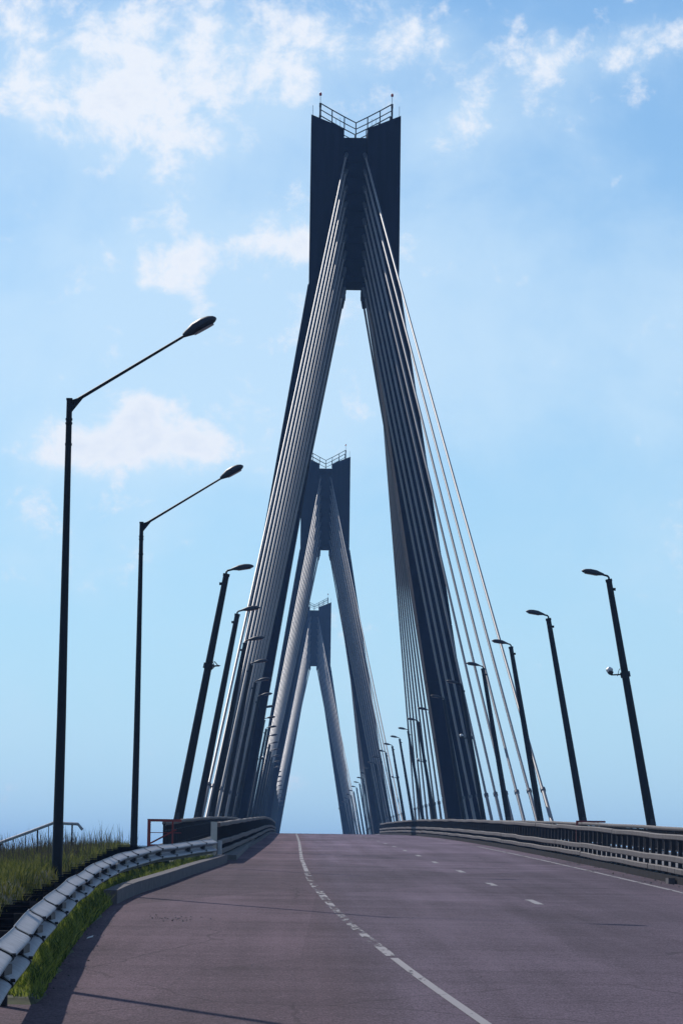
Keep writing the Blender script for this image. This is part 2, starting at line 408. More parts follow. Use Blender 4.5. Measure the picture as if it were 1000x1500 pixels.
gy = sorted(set([-2500, -1000, -400, -150, -60, -20, 0, 10, 20, 25, 28, 30, 30.4, 30.9] + list(np.arange(31.5, 98.5, 1.5)) + [99, 101, 103, 106, 110, 115, 120, 130, 150, 180, 190, 205, 260, 500, 740, 770, 800, 1200, 2500, 6000, 12000]))
vs = []; fs = []
for d in gy:
    for x in gx:
        z = bank_top(x, d) if d < 101 else max(-9.0, bank_top(x, 100) - (d - 101) * .55 - .4)
        if d < -60: z = min(z, -9.0) if abs(x) > 30 else z - .1
        if 190 < d < 770: z = -13.5
        vs.append((x, d, z))
nx = len(gx)
for i in range(len(gy) - 1):
    for k in range(nx - 1):
        a = i * nx + k; fs.append((a, a + 1, a + nx + 1, a + nx))
g = MB().add(vs, fs); me = g.mesh('ground', 'land', False); me.materials.append(M['soil'])
for p in me.polygons:
    c = p.center
    if abs(c.x) < 30 and -60 < c.y < 130: p.material_index = 1
structure(link('ground', me))
m = MB().add([(-6000, 175, -11), (6000, 175, -11), (6000, 785, -11), (-6000, 785, -11)], [(0, 1, 2, 3)])
structure(obj('river', m, 'water', smooth=False))

# bridge deck: girder, walkways, kerbs
def girder(x0, x1, zt, zb, d0, d1, step):
    m = MB(); ps = list(np.arange(d0, d1, step)) + [d1]
    prof = [(x0, zt), (x1, zt), (x1, zb), (x0, zb)]
    o = []
    for d in ps: o.append([(x, d, road_z(d) + z) for x, z in prof])
    v = [p for r in o for p in r]; f = []
    for i in range(len(ps) - 1):
        for k in range(4):
            k2 = (k + 1) % 4; f.append((4 * i + k, 4 * i + 4 + k, 4 * i + 4 + k2, 4 * i + k2))
    f.append((3, 2, 1, 0)); e = 4 * (len(ps) - 1); f.append((e, e + 1, e + 2, e + 3))
    return m.add(v, f)
structure(obj('bridge_deck', girder(AXIS - 9.9, AXIS + 9.9, -.03, -.6, DECK0, DECK1, 8), 'deck', smooth=False))
structure(obj('bridge_girder', girder(AXIS - 6, AXIS + 6, -.61, -2.8, DECK0 + 1, DECK1, 8), 'deck', smooth=False))
structure(obj('walkway', girder(AXIS - 9.4, barrier_left(300) - .12, .16, -.02, 104, DECK1, 6), 'walk', smooth=False))
structure(obj('walkway', girder(BAR_R + .12, AXIS + 9.4, .16, -.02, 92, DECK1, 6), 'walk', smooth=False))
for d in (139.0,) + tuple(range(170, 180, 20)):   # approach piers
    m = MB(); m.box(AXIS - 5, AXIS + 5, d - 1, d + 1, -14, road_z(d) - 2.82)
    tag(obj('bridge_pier', m, 'deck', smooth=False), 'concrete bridge pier on the river bank under the deck' if d < 150 else 'concrete bridge pier at the end of the cable span', 'pier')

# ------------------------------------------------------------------ pylons
PD = [273.6, 504.6, 735.6]
PTOP = [61.6, 62.5, 59.6]          # top corner above the camera
HB, HT, LEAN = 44.46, 58.0, .1625
YD = 2.5
PNAME = ['first', 'second', 'third']
ROWS = [54.85 - 1.34 * k for k in range(8)] + [43.8]
AX_T = .75
pyl_local = {}
def build_pylon(label):
    root = thing('pylon', label, 'pylon', group='concrete pylons along the bridge')
    for s in (-1, 1):
        leg = MB()
        def ring(z, ins=0.0):
            xi = .96 + (HB - z) * LEAN; xo = 3.64 + (HB - z) * LEAN
            return [(s * (xi + ins), -YD + ins, z), (s * (xo - ins), -YD + ins, z), (s * (xo - ins), YD - ins, z), (s * (xi + ins), YD - ins, z)]
        def block(z0, z1, ins):
            p = ring(z0, ins) + ring(z1, ins)
            if s < 0: p = [p[1], p[0], p[3], p[2], p[5], p[4], p[7], p[6]]
            return p
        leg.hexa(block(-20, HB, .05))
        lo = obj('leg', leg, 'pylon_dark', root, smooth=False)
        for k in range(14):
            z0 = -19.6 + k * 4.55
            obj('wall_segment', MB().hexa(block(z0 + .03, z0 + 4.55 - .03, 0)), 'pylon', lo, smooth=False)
        # head slab with the sloping top
        hd = MB()
        a, b = s * .94, s * 3.62
        p = [(a, -YD, HB), (b, -YD, HB), (b, YD, HB), (a, YD, HB), (a, -YD, HT - 1.1), (b, -YD, HT), (b, YD, HT), (a, YD, HT - 1.1)]
        if s < 0: p = [p[1], p[0], p[3], p[2], p[5], p[4], p[7], p[6]]
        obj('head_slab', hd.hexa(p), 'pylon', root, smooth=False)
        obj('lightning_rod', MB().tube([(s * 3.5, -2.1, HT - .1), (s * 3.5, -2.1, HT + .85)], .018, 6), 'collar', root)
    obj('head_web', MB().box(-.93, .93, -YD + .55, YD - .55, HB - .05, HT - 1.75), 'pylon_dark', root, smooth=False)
    for k in range(9):
        z = HB + .40 + k * 1.34
        obj('web_ledge', MB().box(-.92, .92, -YD + .42, -YD + .552, z, z + .10), 'pylon_dark', root, smooth=False)
    for sy in (-1, 1):
        y = sy * 2.2
        prof = [(-2.9, HT - .30, 59.0), (-1.94, HT - .70, 58.45), (-.94, HT - 1.1, 57.9), (0, HT - 1.75, 57.42), (.94, HT - 1.1, 57.9), (1.94, HT - .70, 58.45), (2.9, HT - .30, 59.0)]
        rl = obj('railing', MB().tube([(x, y, t) for x, zb, t in prof], .05, 6), 'pole', root)
        obj('mid_rail', MB().tube([(x, y, t - .52) for x, zb, t in prof], .042, 6), 'pole', rl)
        for x, zb, t in prof:
            y2 = y if abs(x) > .1 else sy * (YD - .65)
            obj('railing_post', MB().tube([(x, y2, zb - .05), (x, y2, t - .1), (x, y, t)], .085 if abs(x) > 2.5 else .05, 6), 'pole', rl)
        for s in (-1, 1):
            x = s * 1.45
            obj('ladder_hoop', MB().tube([(x - .17, y - sy * .3, HT - .95), (x - .17, y - sy * .3, HT - .2), (x + .17, y - sy * .3, HT - .12), (x + .17, y - sy * .3, HT - .85)], .014, 5), 'collar', rl)
    for s in (-1, 1):
        l = obj('obstruction_light', MB().tube([(s * 2.9, -2.2, 59.62), (s * 2.9, -2.2, 59.68), (s * 2.9, -2.2, 59.82), (s * 2.9, -2.2, 59.9)], [.08, .115, .105, .03], 10), 'redlamp', root)
        obj('lamp_stem', MB().tube([(s * 2.9, -2.2, 58.95), (s * 2.9, -2.2, 59.65)], .022, 6), 'pole', l)
        obj('junction_box', MB().box(s * 2.9 - .09, s * 2.9 + .09, -2.33, -2.24, 58.65, 59.0), 'pole', l, smooth=False)
    for sy in (-1, 1):
        for s in (-1, 1):
            # brackets that carry the lowest stays under the head
            obj('anchor_bracket', MB().box(min(s * .62, s * .97), max(s * .62, s * .97), min(sy * .9, sy * 2.3), max(sy * .9, sy * 2.3), 43.6, 44.3), 'pylon_dark', root, smooth=False)
    return root
p0 = build_pylon('dark concrete pylon closest to the grass bank, bare sky between its legs')
LAB = ['', 'middle of the three concrete pylons, standing in the midst of the bridge', 'concrete pylon farthest from the grass bank, last along the bridge']
pylons = [p0]
for i in (1, 2):
    c = copy_tree(p0); c['label'] = LAB[i]; pylons.append(c)
PBASE = []
for i, p in enumerate(pylons):
    zb = PTOP[i] + CAM_H - HT; PBASE.append(zb); p.location = (AXIS, PD[i], zb)

# ------------------------------------------------------------------ stay cables
SIDE = {-1: 'grass bank side', 1: 'side opposite the grass'}
for i in range(3):
    for sy in (-1, 1):
        for sx in (-1, 1):
            for k in range(9):
                off = 97.9 - 10.7 * k
                d = PD[i] + sy * off
                top = Vector((AXIS + sx * (AX_T if k < 8 else .78), PD[i] + sy * (YD - .5 if k < 8 else 2.25), PBASE[i] + ROWS[k]))
                bot = Vector((AXIS + sx * 9.25, d, road_z(d) - .05))
                a = (bot - top).normalized()
                n = 12 if i == 0 else 8
                r = .085 if i == 0 else .08
                root = thing('stay_cable', '%s stay cable from %s pylon, %s fan, %s' % (ORD[8 - k], PNAME[i], 'approach' if sy < 0 else 'far', SIDE[sx]), 'cable', bot, 'stay cables of the bridge')
                L = (top - bot).length
                # sag a touch so the stay is not a ruler line
                pts = []
                for q in range(13):
                    t = q / 12; p = (top - bot) * t; p.z -= .32 * (L / 100) ** 2 * 4 * t * (1 - t); pts.append(p)
                obj('cable_tube', MB().tube(pts, r, n, cap=False), 'cable', root)
                t1 = 2.85 / max(.15, -a.z)
                t1 = min(t1, L * .3)
                obj('lower_sheath', MB().tube([Vector((0, 0, 0)), -a * t1], r * 1.3, n, cap=True), 'cable', root)
                obj('sheath_collar', MB().tube([-a * (t1 - .02), -a * (t1 + .22)], r * 1.75, n), 'collar', root)
                if i < 2: obj('upper_socket', MB().tube([(top - bot) + a * .85, (top - bot) - a * .1], r * 1.9, n), 'collar', root)

# ------------------------------------------------------------------ street lamps on the bridge
def lamp_head(mbh, mbg, org, dirx, length, wid, rise):
    # cobra head: outline widens from the neck then narrows to a rounded nose
    o = Vector(org); ax = Vector((dirx * math.cos(rise), 0, math.sin(rise))); upv = Vector((-dirx * math.sin(rise), 0, math.cos(rise))); sd = Vector((0, 1, 0))
    sec = [(0, .22, .34), (.12, .45, .55), (.35, .9, .95), (.62, 1.0, 1.0), (.82, .85, .8), (.94, .55, .5), (1.0, .2, .2)]
    n = 10; st = len(mbh.v)
    for (t, w, h) in sec:
        c = o + ax * (t * length)
        for k in range(n):
            th = 2 * math.pi * k / n; yy = math.cos(th) * w * wid / 2; zz = math.sin(th)
            zz = zz * h * wid * (.38 if zz > 0 else .24)
            mbh.v.append(tuple(c + sd * yy + upv * zz))
    for i in range(len(sec) - 1):
        for k in range(n):
            k2 = (k + 1) % n; mbh.f.append((st + i * n + k, st + i * n + k2, st + (i + 1) * n + k2, st + (i + 1) * n + k))
    mbh.f.append(tuple(st + k for k in reversed(range(n)))); mbh.f.append(tuple(st + (len(sec) - 1) * n + k for k in range(n)))
    c = o + ax * (length * .58) - upv * (wid * .19)
    gp = []
    for (t, w) in ((-.3, .25), (-.2, .38), (.12, .40), (.28, .25)):
        gp.append((t, w))
    st = len(mbg.v)
    for t, w in gp:
        for yy, dz in ((-w, 0), (-w * .6, -.035), (0, -.05), (w * .6, -.035), (w, 0)):
            mbg.v.append(tuple(c + ax * (t * length) + sd * (yy * wid) + upv * (dz * wid)))
    for i in range(3):
        for k in range(4): mbg.f.append((st + i * 5 + k, st + i * 5 + k + 1, st + i * 5 + 6 + k, st + i * 5 + 5 + k))
def build_bridge_lamp(s):     # s: side; leans towards the road
    root = thing('street_lamp', 'x', 'street lamp')
    H = 10.1; lean = -s * 1.82
    pb, pt = Vector((0, 0, -.1)), Vector((lean, 0, H))
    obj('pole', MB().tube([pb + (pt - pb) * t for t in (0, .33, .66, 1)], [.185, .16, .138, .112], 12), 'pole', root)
    hx = pb + (pt - pb) * .1; obj('access_door', MB().box(hx.x - .07, hx.x + .07, -.205, -.16, .7, 1.25), 'lamp', root, smooth=False)
    obj('base_plate', MB().tube([(0, 0, -.12), (0, 0, .10)], .27, 8), 'pole', root)
    obj('cap', MB().tube([pt - (pt - pb) * .004, pt + (pt - pb) * .006], .128, 12), 'pole', root)
    d = -s
    p1 = pt + Vector((0, 0, .02))
    nk = [p1, p1 + Vector((0, 0, .10)), p1 + Vector((d * .05, 0, .16)), p1 + Vector((d * .24, 0, .21))]
    obj('neck', MB().tube(nk, .038, 8), 'pole', root)
    h = MB(); g = MB()
    lamp_head(h, g, nk[-1] - Vector((d * .05, 0, .005)), d, .84, .36, R(9))
    ho = obj('lamp_head', h, 'lamp', root, angle=50); obj('lens', g, 'lamp_glass', ho)
    bx = pt - (pt - pb) * .03
    obj('clamp', MB().box(bx.x + s * .10, bx.x + s * .2, -.05, .05, bx.z - .06, bx.z + .04), 'pole', root, smooth=False)
    return root
protoL, protoR = build_bridge_lamp(-1), build_bridge_lamp(1)
lamp_spots = []
for s, proto in ((-1, protoL), (1, protoR)):
    k = 0; d = 127.0
    while d < 765:
        if min(abs(d - q) for q in PD) > 3.2:
            o = proto if k == 0 else copy_tree(proto)
            o.location = (AXIS + s * 8.82 + (.28 if s > 0 and k == 0 else 0), d, road_z(d) + .1)
            sd = SIDE[s]
            lamps_before = d < PD[0]
            if d < PD[0]: o['label'] = '%s leaning dark street lamp from the bridge start, %s' % (ORD[k], sd)
            elif d < PD[1]: o['label'] = '%s leaning street lamp past the first pylon, %s' % (ORD[sum(1 for q in lamp_spots if q[0] == s and q[2] > PD[0])], sd)
            elif d < PD[2]: o['label'] = '%s leaning street lamp past the second pylon, %s' % (ORD[sum(1 for q in lamp_spots if q[0] == s and q[2] > PD[1])], sd)
            else: o['label'] = 'leaning dark street lamp beyond the third pylon, %s' % sd
            o['category'] = 'street lamp'; o['group'] = 'leaning street lamps along the bridge'
            lamp_spots.append((s, k, d))
            k += 1
        d += 26.3

# surveillance cameras on some of the poles
def cctv(s, d, h, kind, label):
    f = h / 10.1; x = AXIS + s * 8.82 + (.28 if s > 0 and d < 130 else 0) - s * 1.82 * f; z = road_z(d) + .1 + h
    root = thing('surveillance_camera', label, 'camera', (x, d, z), 'cameras on the lamp poles')
    dd = -s; r0 = .16
    obj('pole_clamp', MB().tube([(s * .02, 0, -.10), (-s * .02, 0, .10)], r0 + .03, 10), 'pole', root)
    if kind:
        obj('arm', MB().tube([(dd * .1, -.02, 0), (dd * .52, -.02, -.02), (dd * .60, -.02, .04)], .028, 7), 'pole', root)
        obj('cable_loop', MB().tube([(dd * .12, 0, .22), (dd * .22, 0, .20), (dd * .26, 0, .1), (dd * .27, 0, 0), (dd * .30, 0, -.06)], .013, 6), 'pole', root)
        b = obj('housing', MB().tube([(dd * .57, -.02, .04), (dd * .585, -.03, .12), (dd * .60, -.04, .2), (dd * .60, -.04, .27)], [.07, .125, .13, .05], 12), 'white', root)
        obj('dome', MB().tube([(dd * .56, -.06, .10), (dd * .57, -.08, .03), (dd * .58, -.09, -.02)], [.115, .10, .04], 12), 'strap', b)
    else:
        obj('arm', MB().tube([(dd * .1, 0, 0), (dd * .42, 0, .02)], .03, 7), 'pole', root)
        obj('antenna', MB().tube([(dd * .12, 0, .34), (dd * .2, 0, .08), (dd * .24, 0, -.04)], .015, 6), 'pole', root)
        obj('brace', MB().tube([(dd * .22, 0, .18), (dd * .36, 0, .03)], .02, 6), 'pole', root)
        obj('rod', MB().tube([(dd * .3, 0, .02), (dd * .46, 0, .02)], .012, 6), 'pole', root)
        obj('foot', MB().tube([(dd * .24, 0, 0), (dd * .17, 0, -.09)], .02, 6), 'pole', root)
cctv(1, 127.0, 6.6, True, 'white dome camera on a bracket of the lamp pole nearest the bridge start')
cctv(-1, 127.0, 6.7, False, 'dark antenna bracket clamped to the first leaning lamp pole by the red gate')
cctv(1, 127 + 26.3 * 4, 6.6, True, 'small dome camera on the fifth leaning lamp pole past the bridge start')
cctv(1, 127 + 26.3 * 7, 6.6, True, 'small dome camera on a lamp pole just beyond the first pylon')
cctv(-1, 127 + 26.3 * 7, 6.6, True, 'small dome camera on a pole beyond the first pylon, grass bank side')
cctv(1, 127 + 26.3 * 10, 6.6, True, 'tiny dome camera on a lamp pole midway between first and second pylons')

# ------------------------------------------------------------------ tall lamps with a long arm beside the steps
def long_lamp(d, label):
    x = -4.54 if d < 90 else -4.42; zb = road_z(d) + .30
    root = thing('street_lamp', label, 'street lamp', (x, d, zb), 'long armed lamps on the grass bank')
    H = 9.37
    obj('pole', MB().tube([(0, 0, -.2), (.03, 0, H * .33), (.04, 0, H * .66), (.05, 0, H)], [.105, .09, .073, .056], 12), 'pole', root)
    obj('top_plate', MB().box(-.01, .11, -.06, .06, H - .02, H + .02), 'pole', root, smooth=False)
    for q in (.42, .50, .92): obj('band', MB().tube([(.05, 0, H - q), (.05, 0, H - q + .04)], .072, 10), 'pole', root)
    a0, a1 = Vector((.06, 0, H - .10)), Vector((2.32, 0, H + 1.32))
    arm = obj('arm', MB().tube([a0, a0 + (a1 - a0) * .5, a1], [.036, .031, .027], 8), 'pole', root)
    g = MB(); g.add([(.08, -.02, H - .28), (.08, -.02, H - .02), (.36, -.02, H + .08), (.08, .02, H - .28), (.08, .02, H - .02), (.36, .02, H + .08)], [(0, 2, 1), (3, 4, 5), (0, 1, 4, 3), (1, 2, 5, 4), (2, 0, 3, 5)])
    obj('gusset', g, 'pole', arm, smooth=False)
    h = MB(); gl = MB()
    lamp_head(h, gl, a1 - Vector((.04, 0, .02)), 1, .74, .40, R(30))
    ho = obj('lamp_head', h, 'lamp', root, angle=50); obj('lens', gl, 'lamp_glass', ho)
    return root
long_lamp(67, 'tall street lamp with long arm on the grass bank in front of the handrail')
long_lamp(97, 'tall street lamp with long arm on the bank beside the red gate')
up_ = thing('utility_pole', 'plain bare steel pole at the foot of the dark steps', 'pole', (-4.5, 37.5, road_z(37.5) + .2))
obj('shaft', MB().tube([(0, 0, -.2), (0, 0, 4), (0, 0, 7.2)], [.10, .085, .065], 12), 'pole', up_)
obj('cap', MB().tube([(0, 0, 7.18), (0, 0, 7.26)], .08, 12), 'pole', up_)

# ------------------------------------------------------------------ bridge barriers: three steel beams on posts
BEAMS = [(.30, .14, .10), (.56, .15, .10), (1.08, .13, .16)]      # centre height, depth, width
def barrier(label, xf, d0, d1, inward):
    root = thing('bridge_barrier', label, 'barrier', (0, 0, 0), 'steel barriers along the bridge road')
    pm = MB().box(-.05, .05, -.055, .055, -.03, 1.03).mesh('post', 'post', False)
    br = MB().box(-.085, .085, -.04, .04, -.05, .05).mesh('bracket', 'post', False)
    d = d0 + .4; n = 0
    while d < d1 - .3:
        p = link('post', pm, root, (xf(d) - inward * .09, d, road_z(d)))
        if d < 190:
            for bz in (.30, .56): link('bracket', br, p, (inward * .05, 0, bz))
        d += 1.5; n += 1
    step = 10.0; d = d0
    while d < d1 - .5:
        e = min(d1, d + step)
        ps = list(np.linspace(d + .02, e - .02, 6))
        for bi, (h, dep, wid) in enumerate(BEAMS):
            jz, jx = random.uniform(-.012, .012), random.uniform(-.008, .008)
            path = [(xf(q) + jx + (0 if bi < 2 else -inward * .07), q, road_z(q) + h + jz + .008 * math.sin(q * .55 + bi)) for q in ps]
            w2, h2 = wid / 2, dep / 2; c = .02
            prof = [(-w2, -h2 + c), (-w2 + c, -h2), (w2 - c, -h2), (w2, -h2 + c), (w2, h2 - c), (w2 - c, h2), (-w2 + c, h2), (-w2, h2 - c)]
            obj('beam', MB().sweep(prof, path, [(1, 0)] * len(path)), 'galv_old', root, smooth=False)
        d = e
    return root
barL = barrier('weathered three beam steel barrier joined to the curved guardrail', lambda q: barrier_left(q), 100, 345, 1)
barR = barrier('weathered three beam steel barrier on the road side away from the grass', lambda q: BAR_R, 66, 345, -1)
# pale end post of the barrier by the guardrail
q = 100.3
while q < 250:
    e = q + 1.96; a, b = barrier_left(q) - .10, barrier_left(e) - .10; za, zb = road_z(q), road_z(e)
    obj('infill_panel', MB().hexa([(a - .015, q, za + .20), (a + .015, q, za + .20), (b + .015, e, zb + .20), (b - .015, e, zb + .20), (a - .015, q, za + 1.0), (a + .015, q, za + 1.0), (b + .015, e, zb + 1.0), (b - .015, e, zb + 1.0)]), 'post', barL, smooth=False)
    q += 2.0
obj('end_post', MB().box(barrier_left(100) - .26, barrier_left(100) - .08, 99.72, 99.9, road_z(100) - .05, road_z(100) + 1.17), 'pale_post', barL, smooth=False)
obj('junction_plate', MB().box(barrier_left(100) - .03, barrier_left(100) + .06, 98.6, 100.2, road_z(100) + .12, road_z(100) + .62), 'galv', barL, smooth=False)
# plinth kerb under the barriers
def plinth(x0, x1, d0, d1, h, step=5.0, mat='concrete'):
    r = structure(link('kerb', None)); d = d0
    while d < d1:
        e = min(d1, d + step) - .015
        v = []
        for q in (d, e):
            a, b = x0(q), x1(q); v.append([(a, q), (b, q)])
        z = [road_z(d), road_z(e)]
        p = [(*v[0][0], z[0] - .1), (*v[0][1], z[0] - .1), (*v[1][1], z[1] - .1), (*v[1][0], z[1] - .1), (*v[0][0], z[0] + h), (*v[0][1], z[0] + h), (*v[1][1], z[1] + h), (*v[1][0], z[1] + h)]
        obj('kerb_stone', MB().hexa(p), mat, r, smooth=False); d += step
    return r
plinth(lambda q: barrier_left(q) - .5, lambda q: barrier_left(q) + .10, 100.3, 345, .13)
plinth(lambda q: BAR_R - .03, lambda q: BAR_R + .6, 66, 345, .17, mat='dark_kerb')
plinth(lambda q: smooth_tab(EDGE, q, 2) - .20, lambda q: smooth_tab(EDGE, q, 2) + .03, 59, 99.8, .24, 3.0)

# ------------------------------------------------------------------ walkway parapets
def parapet(label, x, s, spans):
    root = thing('parapet', label, 'railing', (0, 0, 0), 'walkway parapets')
    pm = MB().box(-.04, .04, -.04, .04, .1, 1.05).mesh('post', 'post', False)
    bal = MB()
    for (d0, d1) in spans:
        ps = list(np.arange(d0, d1, 6.0)) + [d1]
        obj('top_rail', MB().tube([(x, q, road_z(q) + 1.06 + .010 * math.sin(q * .31)) for q in ps], .07, 10), 'galv_old', root)
        for h in (.32, .82):
            obj('cross_rail', MB().tube([(x, q, road_z(q) + h) for q in ps], .022, 6), 'post', root)
        d = d0
        while d < d1:
            link('post', pm, root, (x, d, road_z(d))); d += 2.5
        for q in np.arange(d0 + .15, min(d1, 200), .16):
            z = road_z(q); bal.box(x - .012, x + .012, q - .012, q + .012, z + .33, z + .99)
    b = obj('balusters', bal, 'post', root, smooth=False); b['kind'] = 'stuff'
parapet('baluster parapet with tubular top rail starting at the red gate', AXIS - 8.4, -1, [(107, 270), (277.5, 345)])
parapet('baluster parapet along the walkway on the side away from the grass', AXIS + 8.4, 1, [(107, 270), (277.5, 345)])

# ------------------------------------------------------------------ gates at the walkway starts
def gate(x, d, w, mir, label, mat):
    z = road_z(d)
    root = thing('service_gate', label, 'gate', (x, d, z), None)
    f = obj('frame', MB().box(0, .10, -.04, .04, .05, 1.20).box(.10, w, -.035, .035, 1.12, 1.20), mat, root, smooth=False)
    obj('lower_bar', MB().box(.10, w, -.03, .03, .36, .42), mat, root, smooth=False)
    obj('bottom_bar', MB().box(.10, w, -.03, .03, .14, .22), mat, root, smooth=False)
    obj('brace', MB().tube([(.08, 0, .44), (w * .85, 0, .88)], .028, 6), mat, root)
    obj('thin_bar', MB().tube([(.1, 0, .78), (w, 0, .78)], .012, 5), mat, root)
    obj('stile', MB().box(w * .72, w * .72 + .05, -.03, .03, .22, 1.12), mat, root, smooth=False)
    return root
gate(-4.42, 106.2, 1.05, 1, 'red painted steel gate frame at the start of the walkway', 'red')
g2 = gate(AXIS + 8.1, 151, 1.3, 1, 'dark red service gate bar behind the barrier beside a lamp pole', 'red')

# ------------------------------------------------------------------ guardrail with corrugated beam beside the approach
rail = thing('guardrail', 'curved galvanised corrugated guardrail with dark joint straps beside the grass', 'guardrail', (0, 0, 0))
RH = .70
def rail_pt(d):
    x = (smooth_tab(RAIL, d - 4, 4) + 2 * smooth_tab(RAIL, d, 4) + smooth_tab(RAIL, d + 4, 4)) / 4; wob = .005 * math.sin(d * .9)
    z = road_z(d) + RH + .010 * math.sin(d * .55 + 1)
    if d > 93: z += .0
    return Vector((x + wob, d, z))
def rail_side(d):
    t = rail_pt(d + .5) - rail_pt(d - .5); t.z = 0; t.normalize(); return (t.y, -t.x)
# W profile, out towards the road, from the top down
wp = []
HW = .41
for i in range(33):
    t = i / 32
    w_ = .5 * (1 - math.cos(4 * math.pi * t))
    wp.append((.145 * w_ ** .95 - .005, -HW * t))
def wprof(off, th):
    front = [(a + off, b) for a, b in wp]; back = [(a + off - th, b) for a, b in reversed(wp)]
    return front + back
d = 14.0; k = 0
while d < 97.5:
    e = min(98.0, d + 4.0)
    ps = [d - .06, d + 1, d + 2, d + 3, e + .02]
    off = .006 * (k % 2)
    jz = random.uniform(-.006, .006)
    path = [rail_pt(q) + Vector((0, 0, jz)) for q in ps]
    obj('rail_panel', MB().sweep(wprof(off, .004), path, [rail_side(q) for q in ps]), 'galv', rail, angle=60)
    st = [d - .13, d + .03]
    so_ = obj('joint_strap', MB().sweep(wprof(.016, .006), [rail_pt(q) + Vector((0, 0, .004)) for q in st], [rail_side(q) for q in st]), 'strap', rail, angle=60)
    p = rail_pt(d - .035); sd = Vector((*rail_side(d), 0))
    for h in (0.02, -.165):
        c = p + sd * .15 + Vector((0, -.04, -.08 if h > 0 else -.27))
        obj('bolt', MB().tube([c - sd * .02, c + sd * .018], .016, 6), 'strap', so_)
    vb = p + sd * .06
    obj('valley_bracket', MB().box(vb.x - .07, vb.x + .05, vb.y - .35, vb.y + .35, p.z - .230, p.z - .155), 'strap', rail, smooth=False)
    b0 = p - sd * .10
    obj('post', MB().box(b0.x - .05, b0.x + .05, b0.y - .05, b0.y + .05, road_z(d) - .3, p.z - .04), 'post', rail, smooth=False)
    b1 = p - sd * .03
    obj('spacer', MB().box(b1.x - .035, b1.x + .035, b1.y - .08, b1.y + .08, p.z - .26, p.z - .08), 'post', rail, smooth=False)
    d += 4.0; k += 1

# ------------------------------------------------------------------ low dark steps climbing beside the guardrail
stair = thing('stairway', 'long flight of low dark steps climbing between the guardrail and grass bank', 'stairs', (0, 0, 0))
n = 26
for k in range(n):
    d0 = 33 + 2.15 * k; d1 = d0 + 2.17
    z = CAM_H + np.interp(d0, [33, 53.7, 83, 95], [-1.03, -.42, .67, 1.02])
    xr = smooth_tab(RAIL, min(d0, 92), 3) - .22 + random.uniform(-.02, .02)
    xl = -4.40 + random.uniform(-.04, .03)
    if d0 > 84: xl = -4.35
    m = MB(); j = random.uniform(-.012, .012); z += j
    m.hexa([(xl, d0, z - .5), (xr, d0, z - .5), (xr, d1, z - .5), (xl, d1, z - .5), (xl, d0, z - .01), (xr, d0, z), (xr, d1, z), (xl, d1, z - .01)])
    so_ = obj('step', m, 'step', stair, smooth=False)
    obj('nosing', MB().box(xl - .01, xr + .01, d0 - .035, d0 + .05, z + .003, z + .022), 'step', so_, smooth=False)

# ------------------------------------------------------------------ handrail of the stair that leads down the bank
hr = thing('handrail', 'grey steel handrail running down the grassy bank behind the tall lamp', 'handrail', (0, 0, 0))
D = 85.0
hp = [(-5.14, D, 2.98), (-5.26, D, 3.12), (-5.86, D, 3.14), (-6.4, D, 2.93), (-7.6, D, 2.47), (-9.2, D, 1.80), (-10.5, D, 1.2)]
obj('rail', MB().tube(hp, .038, 8), 'galv', hr)
for i, x in enumerate([-5.40, -5.62, -5.98, -6.25, -6.55, -6.85, -7.15, -7.5, -7.9, -8.3, -8.7, -9.1, -9.6, -10.1]):
    z = np.interp(-x, [-p[0] for p in hp], [p[2] for p in hp])
    obj('baluster', MB().tube([(x, D, bank_top(x, D) - .1), (x, D, z)], .022 if i % 3 == 0 else .011, 6), 'pole', hr)

# ------------------------------------------------------------------ grass
def blades(name, pts, hts, wid, mat, bend, label=None):
    n = len(pts); ang = rng.uniform(0, 2 * np.pi, n); bd = rng.uniform(.1, bend, n) * hts; ba = rng.uniform(0, 2 * np.pi, n)
    w = wid * rng.uniform(.6, 1.3, n)
    dx, dy = np.cos(ang) * w / 2, np.sin(ang) * w / 2
    bx, by = np.cos(ba) * bd, np.sin(ba) * bd
    V = np.zeros((n, 5, 3), np.float32)
    V[:, 0] = pts + np.stack([-dx, -dy, 0 * dx], 1); V[:, 1] = pts + np.stack([dx, dy, 0 * dx], 1)
    mid = pts + np.stack([bx * .3, by * .3, hts * .58], 1)
    V[:, 2] = mid + np.stack([dx * .75, dy * .75, 0 * dx], 1); V[:, 3] = mid + np.stack([-dx * .75, -dy * .75, 0 * dx], 1)
    V[:, 4] = pts + np.stack([bx, by, hts], 1)
    me = bpy.data.meshes.new(name); me.vertices.add(n * 5); me.vertices.foreach_set('co', V.ravel())
    base = (np.arange(n) * 5)[:, None]
    loops = np.concatenate([base + np.array([0, 1, 2, 3]), base + np.array([3, 2, 4])], 1).ravel()
    me.loops.add(n * 7); me.loops.foreach_set('vertex_index', loops.astype(np.int32))
    me.polygons.add(n * 2)
    ls = np.stack([np.arange(n) * 7, np.arange(n) * 7 + 4], 1).ravel(); lt = np.tile([4, 3], n)
    me.polygons.foreach_set('loop_start', ls.astype(np.int32)); me.polygons.foreach_set('loop_total', lt.astype(np.int32))
    me.update(); me.validate()
    me.materials.append(M[mat])
    o = link(name, me); o['kind'] = 'stuff'
    tag(o, label, 'grass')
    return o
